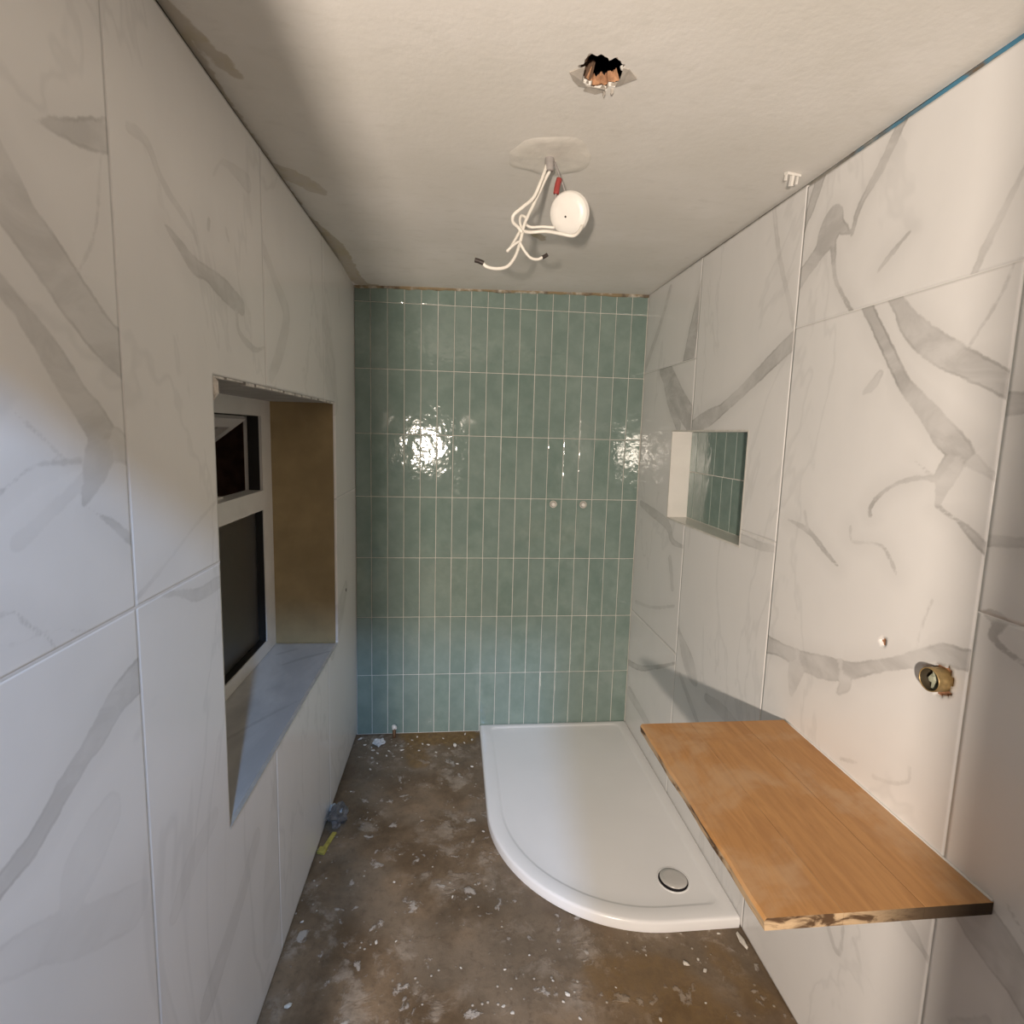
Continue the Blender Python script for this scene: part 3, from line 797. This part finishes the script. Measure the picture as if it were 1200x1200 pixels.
ragged_ring('broken_lath', .0375, .027, H + .006, H + .034, BRICKOUT, 1.9, 3.9, .012, 9)
# torn paper flaps hanging round the hole
def flap(pts, droop):
    v = [(x, y, cz(x, y) - .0012 - dz) for (x, y, dz) in pts]; n = len(v)
    v += [(x, y, z - .0012) for x, y, z in v]
    f = [tuple(range(n)), tuple(range(2 * n - 1, n - 1, -1))] + [(i, (i + 1) % n, n + (i + 1) % n, n + i) for i in range(n)]
    link('torn_plaster', mesh('torn_plaster', v, f), TAUPE, ceil_o)
flap([(HX - .036, HY - .016, 0), (HX - .062, HY + .004, 0), (HX - .050, HY + .026, 0), (HX - .036, HY + .040, .001), (HX - .018, HY + .040, .002), (HX - .034, HY + .018, .004)], 0)
flap([(HX + .036, HY - .022, 0), (HX + .048, HY - .020, 0), (HX + .070, HY + .000, .002), (HX + .050, HY + .024, 0), (HX + .036, HY + .030, .002), (HX + .038, HY + .004, .003)], 0)
flap([(HX - .020, HY + .038, .001), (HX - .022, HY + .055, 0), (HX + .004, HY + .062, 0), (HX + .022, HY + .050, 0), (HX + .016, HY + .038, .003)], 0)
for dx, dy in ((.020, .056), (.034, .046)):
    link('torn_plaster', chip_mesh('torn_plaster', .004, .006, .010, int(dx * 1e4)), TAUPE, ceil_o, (HX + dx, HY + dy, H - .010))
# filled scar around the cable outlet
CXY = (.622, -1.200)
v, f = [], []
rings_ = [(.0, .0008), (.45, .0014), (.72, .0022), (.90, .0026), (1.0, -.001)]
n = 36
for rr, hh in rings_:
    for k in range(n):
        a = 2 * math.pi * k / n; R_ = .095 * (1 + .22 * mnoise.noise((math.cos(a) * 1.6, math.sin(a) * 1.6, 3))) * rr
        x, y = CXY[0] + 1.15 * R_ * math.cos(a), CXY[1] + R_ * math.sin(a)
        v.append((x, y, cz(x, y) - hh * (1 + .5 * mnoise.noise((x * 40, y * 40, 0)))))
for i in range(len(rings_) - 1):
    for k in range(n): f.append((i * n + k, i * n + (k + 1) % n, (i + 1) * n + (k + 1) % n, (i + 1) * n + k))
link('plaster_patch', mesh('plaster_patch', v, f, True), plain('filler_plaster', (.74, .715, .66), .9, var=.10, scale=16, bump=.45), ceil_o)

# ------------------------------------------------------------------ floor
fx = lines(XL - .03, XR + .012, .02, []); fy = lines(YF - 1.4, .006, .03, [])
v = [(x, y, Z0 + .0022 * mnoise.noise((x * 7, y * 7, 2)) * (1 if .01 < x < 1.25 and y < -.02 else .2)) for x in fx for y in fy]
ny = len(fy)
f = [(i * ny + j, (i + 1) * ny + j, (i + 1) * ny + j + 1, i * ny + j + 1) for i in range(len(fx) - 1) for j in range(ny - 1)]
me = mesh('floor', v, f, True)
FST = [(.85, [(.20, -.02, .06), (.33, -.05, .07), (.48, -.04, .06)]), (.6, [(.22, -.14, .05), (.25, -.24, .05)]), (.45, [(.85, -1.30, .06), (1.0, -1.35, .1), (1.1, -1.5, .1)]), (.4, [(1.2, -1.25, .03), (1.26, -1.4, .04)])]
sd, st = field(np.array([(q[0], q[1]) for q in v]), FST)
for nm, arr in (('stain', sd), ('stain_strength', st)):
    at = me.attributes.new(nm, 'FLOAT', 'POINT'); at.data.foreach_set('value', arr.astype(np.float32))
setp(link('floor', me, FLOOR), kind='structure', label='bare brown floor spattered with plaster and dust')

# ------------------------------------------------------------------ wall behind the camera with the doorway
DX0, DX1, DZ = .100, .645, 2.005
wf = link('wall_front', boxes_mesh('wall_front', [((XL - .4, YF - .10, Z0), (DX0, YF, H + .1)), ((DX1, YF - .10, Z0), (XR + .14, YF, H + .1)), ((DX0, YF - .10, DZ), (DX1, YF, H + .1))]), PAINT)
setp(wf, kind='structure', label='painted wall with the open doorway the room is seen from')

# ------------------------------------------------------------------ shower tray
TX0, TX1, TY1 = .5465, XR - .001, -1.183
TCX, TCY, TR = 1.0925, -.637, .546
def outline(d, rho, db, dr):
    pts = []
    def arc(cx, cy, r, a0, a1, n):
        for k in range(n + 1):
            a = math.radians(a0 + (a1 - a0) * k / n); pts.append((cx + r * math.cos(a), cy + r * math.sin(a)))
    yb = -.0015 - db; xr = TX1 - dr
    arc(TX0 + d + rho, yb - rho, rho, 90, 180, 6)                 # back left corner
    for k in range(1, 6): pts.append((TX0 + d, yb - rho + (TCY - yb + rho) * k / 6))
    arc(TCX, TCY, TR - d, 180, 270, 40)                           # big quadrant
    arc(xr - rho, TY1 + d + rho, rho, 270, 360, 6)                # front right
    for k in range(1, 8): pts.append((xr, TY1 + d + rho + (yb - TY1 - d - 2 * rho) * k / 8))
    arc(xr - rho, yb - rho, rho, 0, 90, 6)
    return pts
ZT = .0235
rings_ = [(0, .006, 0, 0, Z0 + .001), (0, .006, 0, 0, ZT - .008), (.002, .006, .001, .001, ZT - .0035), (.006, .008, .003, .003, ZT - .0008), (.011, .010, .005, .005, ZT),
          (.052, .030, .024, .040, ZT), (.056, .034, .027, .044, ZT - .0012), (.061, .038, .031, .049, ZT - .0038), (.067, .042, .037, .055, ZT - .0048), (.11, .06, .08, .1, ZT - .0058)]
v, f = [], []
for d, rho, db, dr, z in rings_: v += [(x, y, z) for x, y in outline(d, rho, db, dr)]
n = len(v) // len(rings_)
for i in range(len(rings_) - 1):
    for k in range(n): f.append((i * n + k, i * n + (k + 1) % n, (i + 1) * n + (k + 1) % n, (i + 1) * n + k))
ci = len(v); v.append((1.0, -.55, ZT - .0085))
for k in range(n): f.append(((len(rings_) - 1) * n + k, (len(rings_) - 1) * n + (k + 1) % n, ci))
tray = empty('shower_tray', (.93, -.6, Z0), label='white offset quadrant shower tray on the floor against the green tiled wall', category='shower tray')
def under(o, root):
    o.parent = root; o.location = Vector(o.location) - root.location; return o
bm = bmesh.new(); bv = [bm.verts.new(q) for q in v]
for q in f: bm.faces.new([bv[i] for i in q])
under(link('tray_body', from_bm('tray_body', bm, True), ACRYLIC), tray)
dc = Vector((1.165, -1.020, ZT - .0062))
under(link('waste_rim', lathe('waste_rim', [(.0560, -.002), (.0555, .0016), (.0535, .0026), (.0505, .0022), (.0495, -.001)], dc, (0, 0, 1), 40), ACRYLIC), tray)
under(link('waste_gap', lathe('waste_gap', [(.050, -.001), (.050, .0016)], dc, (0, 0, 1), 32), BLACK), tray)
under(link('waste_cover', lathe('waste_cover', [(.0455, .0020), (.0465, .0045), (.0450, .0065), (.030, .0076), (.0, .0080)], dc + Vector((.0015, .0025, 0)), (.05, .05, 1), 40), plain('satin_cover', (.66, .64, .62), .25, .25, var=.03)), tray)
# ------------------------------------------------------------------ wooden shelf
shelf = empty('wooden_shelf', (XR, -1.597, .735), label='orange brown wooden shelf board fixed to the marble tiled wall', category='shelf')
SY0, SY1, SZ, ST = -1.893, -1.302, .757, .023
bxs = [.906, 1.045, 1.192, 1.3205]
def plank(x0, x1, left_edge, seed):
    n = 26; v, f = [], []
    rnd = random.Random(seed)
    for k in range(n + 1):
        y = SY0 + (SY1 - SY0) * k / n
        wob = (.0035 * mnoise.noise((y * 11, seed, 0)) + .002 * mnoise.noise((y * 37, seed, 3))) if left_edge else 0
        xa, xb = x0 + wob, x1
        ya = y
        v += [(xa + .004 if left_edge else xa, ya, SZ - (.0 if left_edge else .0)), (xb, ya, SZ), (xb, ya, SZ - ST), (xa + .002 if left_edge else xa, ya, SZ - ST), (xa, ya, SZ - .006)]
    for k in range(n):
        a, b = k * 5, k * 5 + 5
        for i in range(5): f.append((a + i, a + (i + 1) % 5, b + (i + 1) % 5, b + i))
    f.append((0, 1, 2, 3, 4)); f.append(tuple(n * 5 + i for i in (4, 3, 2, 1, 0)))
    bm = bmesh.new(); bv = [bm.verts.new(q) for q in v]
    for q in f: bm.faces.new([bv[i] for i in q])
    me = from_bm('plank', bm); me.materials.append(WOOD); me.materials.append(SAWN)
    for p_ in me.polygons:
        nn = p_.normal
        if nn.z < .3 and (nn.y < -.5 or nn.y > .5 or nn.x < -.5): p_.material_index = 1
    return under(link('plank', me), shelf)
for i in range(3): plank(bxs[i] + (.0003 if i else 0), bxs[i + 1] - .0003, i == 0, i * 3.3 + 1)
# bead of sealant behind the shelf
under(link('sealant_bead', tube('sealant_bead', [(XR - .002, SY0 + .002, SZ + .001), (XR - .002, -1.6, SZ + .001), (XR - .002, SY1 - .002, SZ + .001)], .0024, 6), GROUT_L), shelf)

# ------------------------------------------------------------------ pipe stub, plugs, holes
bp = empty('brass_pipe_stub', (XR, pipe_c[0], pipe_c[1]), label='short open brass pipe end sticking out of the marble wall above the shelf', category='pipe')
o_ = Vector((XR + .008, pipe_c[0], pipe_c[1])); ax = Vector((-1, 0, 0))
under(link('pipe', lathe('pipe', [(.0225, 0), (.0230, .010), (.0230, .029), (.0225, .032), (.0213, .0325), (.0205, .031)], o_, ax, 32, True, False), BRASS), bp)
under(link('pipe_bore', lathe('pipe_bore', [(.0212, .0318), (.0204, .026), (.0200, .006), (.001, .005)], o_, ax, 32, True, False), plain('dark_bore', (.05, .038, .02), .7)), bp)
under(link('valve_core', lathe('valve_core', [(.0080, .006), (.0095, .020), (.0065, .025), (.0, .0255)], o_ + Vector((0, .002, 0)), ax, 6, False), PALEGREEN), bp)
under(link('pipe_thread', boxes_mesh('pipe_thread', [((XR - .014, pipe_c[0] - .003, pipe_c[1] - .018), (XR - .005, pipe_c[0] + .003, pipe_c[1] + .017))]), PALEGREEN), bp)
for x, lab in ((.890, 'small white capped shower pipe outlet in the green tiles, nearer the window wall'), (1.042, 'small white capped shower pipe outlet in the green tiles, nearer the niche')):
    r_ = empty('pipe_outlet', (x, 0, 1.183), label=lab, category='pipe outlet', group='shower pipe outlets in the green wall')
    for nm, prof, mat in (('collar', [(.0185, -.002), (.0185, .006), (.0165, .008), (.0130, .008), (.0125, .003)], plain('white_collar', (.62, .60, .54), .5) if x < 1 else bpy.data.materials['white_collar']),
                          ('cap', [(.0110, -.002), (.0110, .010), (.0090, .013), (.0, .0135)], PVC2), ('shadow_gap', [(.0135, -.001), (.0135, .0035)], GASKET)):
        under(link(nm, lathe(nm, prof, (x, -.002, 1.183), (.0, -1, .0), 20), mat), r_)
    r_.rotation_euler = (0, 0, 0)

# ------------------------------------------------------------------ hanging cables and ceiling rose
CABLES = {
  'a': [(0.618, -1.2, 2.217), (0.612, -1.203, 2.195), (0.597, -1.21, 2.152), (0.58, -1.215, 2.115), (0.553, -1.22, 2.089), (0.532, -1.22, 2.07), (0.531, -1.21, 2.057), (0.545, -1.2, 2.049), (0.557, -1.195, 2.039)],
  'b': [(0.623, -1.195, 2.219), (0.624, -1.195, 2.195), (0.613, -1.19, 2.172), (0.585, -1.185, 2.111), (0.564, -1.185, 2.064), (0.554, -1.19, 2.02), (0.541, -1.2, 1.979), (0.521, -1.21, 1.95), (0.495, -1.215, 1.941), (0.469, -1.22, 1.942), (0.455, -1.222, 1.951)],
  'c': [(0.642, -1.185, 2.059), (0.612, -1.18, 2.061), (0.581, -1.175, 2.06), (0.568, -1.17, 2.07), (0.568, -1.17, 2.084), (0.556, -1.175, 2.086), (0.552, -1.18, 2.071), (0.554, -1.185, 2.051), (0.538, -1.2, 2.016), (0.524, -1.21, 1.991), (0.519, -1.213, 1.986), (0.53, -1.217, 1.996), (0.547, -1.21, 2.010), (0.555, -1.205, 2.003), (0.565, -1.2, 1.991), (0.581, -1.195, 1.978), (0.6, -1.19, 1.977), (0.615, -1.19, 1.984)],
  'd': [(0.561, -1.2, 2.04), (0.577, -1.21, 2.035), (0.615, -1.22, 2.036), (0.651, -1.235, 2.027), (0.681, -1.24, 2.023), (0.701, -1.225, 2.044), (0.714, -1.2, 2.072)],
}
lc = empty('lighting_cable', (.622, -1.2, H), label='loose looped white lighting cables hanging from a hole in the ceiling', category='cable')
for k in 'abcd': under(link('cable', tube('cable', CABLES[k], .0042 if k != 'c' else .0036), CABLE), lc)
under(link('grey_wire', tube('grey_wire', [(0.631, -1.19, 2.22), (0.638, -1.19, 2.202), (0.648, -1.19, 2.185), (0.647, -1.19, 2.168)], .0026), GREYWIRE), lc)
under(link('grey_wire', tube('grey_wire', [(0.643, -1.19, 2.146), (0.641, -1.185, 2.128), (0.652, -1.172, 2.116), (.672, -1.170, 2.105)], .0026), GREYWIRE), lc)
under(link('grey_wire', tube('grey_wire', [(0.634, -1.185, 2.223), (0.647, -1.18, 2.199), (0.663, -1.172, 2.168), (0.676, -1.165, 2.140), (.686, -1.168, 2.110)], .0024), GREYWIRE), lc)
under(link('red_sleeve', tube('red_sleeve', [(0.649, -1.19, 2.176), (0.6445, -1.19, 2.158), (0.642, -1.19, 2.139)], .0075), RED), lc)
under(link('conduit', tube('conduit', [(.6205, -1.2, H + .01), (.6205, -1.2, H - .012), (.6205, -1.2, H - .030)], .0115, 14), GREYWIRE), lc)
under(link('tape_end', tube('tape_end', [(0.459, -1.222, 1.950), (0.448, -1.223, 1.954), (0.437, -1.224, 1.956)], .0058), TAPE), lc)
under(link('tape_end', tube('tape_end', [(0.612, -1.19, 1.982), (0.619, -1.19, 1.986), (0.625, -1.19, 1.990)], .0050), TAPE), lc)

rc = Vector((.676, -1.198, 2.091)); nrm = Vector((-.47, -.80, -.38)).normalized()
rose = empty('ceiling_rose', rc, label='round white plastic ceiling rose dangling on wires below the ceiling', category='ceiling rose')
u_, w_ = frame_of(nrm)
under(link('rose_base', lathe('rose_base', [(.0, -.016), (.049, -.016), (.0515, -.010), (.0515, .000), (.0495, .003)], rc, nrm, 40), PVC2), rose)
under(link('rose_cover', lathe('rose_cover', [(.0500, .0015), (.0500, .006), (.0465, .0105), (.030, .0125), (.0, .0130)], rc, nrm, 40), PVC2), rose)
zup = (Vector((0, 0, 1)) - nrm * nrm.z).normalized(); xrt = zup.cross(nrm)
for a, b in ((-.006, -.006), (.022, .036)):
    q = rc + nrm * .0122 + xrt * a + zup * b - nrm * (.003 if b > .03 else 0)
    under(link('screw_hole', lathe('screw_hole', [(.0028, 0), (.0026, .0012), (.001, .0013)], q, nrm, 10), TAPE), rose)

# white T-shaped clip stuck in the ceiling edge
clip = link('tile_clip', boxes_mesh('tile_clip', [((-.022, -.006, -.006), (.022, .006, 0)), ((-.004, -.004, -.030), (.004, .004, -.006)), ((-.022, -.003, -.020), (-.018, .003, -.006)), ((.014, -.003, -.024), (.018, .003, -.006))]), PVC2, None, (1.256, -1.222, H - .0005))
clip.rotation_euler = (math.radians(8), 0, .2)
setp(clip, label='tiny white plastic tile clip stuck on the ceiling beside the marble wall', category='tile clip')

# ------------------------------------------------------------------ debris
SPOTS = [(-0.052, -0.050, 0.0144), (0.027, -0.074, 0.0203), (0.025, -0.146, 0.0098), (0.103, -0.158, 0.0118), (0.095, -0.192, 0.0077), (0.164, -0.154, 0.0118), (0.03, -0.208, 0.0077), (0.035, -0.293, 0.0074), (0.207, -0.069, 0.0081), (0.259, -0.102, 0.008), (0.289, -0.118, 0.01), (0.246, -0.159, 0.0078), (0.329, -0.178, 0.0078), (0.472, -0.03, 0.0103), (0.419, -0.126, 0.0139), (0.505, -0.086, 0.0101), (0.466, -0.106, 0.008), (0.498, -0.302, 0.0092), (0.431, -0.278, 0.0093), (0.528, -0.715, 0.0076), (0.409, -1.005, 0.0077), (0.21, -0.929, 0.0054), (0.18, -1.149, 0.007), (0.239, -1.15, 0.0047), (0.434, -1.247, 0.0055), (-0.061, -1.062, 0.0062), (-0.028, -1.316, 0.0125), (0.727, -1.344, 0.0082), (0.694, -1.304, 0.0053), (0.569, -1.38, 0.0069), (1.095, -1.287, 0.0107), (1.138, -1.275, 0.0065), (1.143, -1.309, 0.0073), (1.240, -1.200, 0.0068), (0.987, -1.25, 0.0044), (0.994, -1.224, 0.0033), (0.868, -1.336, 0.0041), (1.103, -1.396, 0.0039), (1.072, -1.20, 0.0046), (0.962, -1.428, 0.0076), (0.712, -1.363, 0.005), (-0.025, -0.443, 0.0052), (0.547, -1.361, 0.006), (0.561, -1.262, 0.0054), (0.637, -1.224, 0.0045), (0.748, -1.409, 0.0058),
         (.06, -.25, .006), (.13, -.11, .006), (.19, -.10, .005), (.36, -.06, .007), (.39, -.15, .006), (.23, -.04, .008), (.05, -.17, .009), (-.02, -.10, .010), (.015, -.12, .006), (.17, -.21, .005)]
kinds = [chip_mesh('plaster_chip', 1, .62 + .12 * (k % 3), .36, 40 + k) for k in range(5)]
for k in kinds: k.materials.append(CHIP)
rnd = random.Random(21)
for i, (x, y, s) in enumerate(SPOTS):
    o = link('plaster_chip', kinds[i % 5], None, None, (x, y, Z0 + .0005))
    s *= 1.0
    o.scale = (s, s * rnd.uniform(.6, 1), s * rnd.uniform(.7, 1.3)); o.rotation_euler = (0, 0, rnd.uniform(0, 6.28))
    if y > -.35: lab, grp = 'pale plaster crumb in the litter at the foot of the green tiled wall', 'plaster crumbs below the green tiles'
    elif x > .86: lab, grp = 'pale plaster chip on the floor between shower tray and marble shelf wall', 'plaster chips in front of the shower tray'
    elif x < .0: lab, grp = 'pale plaster chip on the floor along the window wall', 'plaster chips along the window wall'
    else: lab, grp = 'pale plaster chip on the open floor away from the walls', 'plaster chips on the open floor'
    setp(o, label=lab, category='plaster chip', group=grp)
o = link('plaster_splinter', chip_mesh('plaster_splinter', .010, .045, .007, 77), CHIP, None, (1.300, -1.232, Z0 + .001)); o.rotation_euler = (0, 0, .08)
setp(o, label='long white plaster splinter on the floor by the corner of the shower tray', category='plaster splinter')

def crumple(name, loc, size, seed, mat, flat=.5, cuts=3):
    bm = bmesh.new(); bmesh.ops.create_icosphere(bm, subdivisions=cuts, radius=1)
    for v in bm.verts:
        k = 1 + .55 * mnoise.noise(v.co * 2.1 + Vector((seed, 0, 0))) + .35 * mnoise.noise(v.co * 5 + Vector((0, seed, 0)))
        v.co = Vector((v.co.x * size[0], v.co.y * size[1], v.co.z * size[2])) * k
    lo = min(v.co.z for v in bm.verts)
    for v in bm.verts: v.co.z -= lo
    return link(name, from_bm(name, bm), mat, None, loc)
setp(crumple('plastic_scrap', (-.040, -.640, Z0 + .001), (.034, .050, .030), 3.0, GREYBAG), label='crumpled grey plastic scrap on the floor against the window wall', category='plastic scrap')
setp(crumple('paper_scrap', (-.066, -.590, Z0 + .001), (.014, .022, .022), 8.0, plain('pale_film', (.44, .47, .50), .4, var=.3)), label='pale blue-white film scrap beside the grey plastic on the floor', category='scrap')
cs = bmesh.new(); add_box(cs, (-.009, -.055, 0), (.009, .045, .004)); add_box(cs, (-.015, -.062, .0005), (.014, -.035, .012))
bmesh.ops.bevel(cs, geom=cs.edges[:], offset=.0015, segments=1, affect='EDGES')
o = link('yellow_strip', from_bm('yellow_strip', cs), YELLOW, None, (-.052, -.730, Z0 + .004)); o.rotation_euler = (0.05, 0, -.28)
setp(o, label='flat yellow strip lying on the floor along the window wall', category='strip')
setp(crumple('tissue', (.050, -.105, Z0 + .001), (.026, .020, .014), 5.5, plain('white_paper', (.66, .67, .68), .7, var=.15)), label='crumpled white paper scrap on the floor below the green tiles', category='paper scrap')
ps = empty('capped_pipe', (.114, -.030, Z0), label='short brown pipe with white cap rising from the floor at the green wall', category='pipe')
under(link('pipe', lathe('pipe', [(.010, 0), (.0085, .004), (.0085, .046)], (.114, -.030, Z0), (0, 0, 1), 16), COPPER), ps)
under(link('cap', crumple('cap', (0, 0, 0), (.013, .013, .013), 1.2, PVC2, cuts=2).data, None), ps).location = (0, 0, .040)
for o in [q for q in COL.objects if q.name.startswith('cap.') and q.parent is None]: bpy.data.objects.remove(o)
for o in [q for q in COL.objects if q.name == 'cap' and q.parent is None]: bpy.data.objects.remove(o)
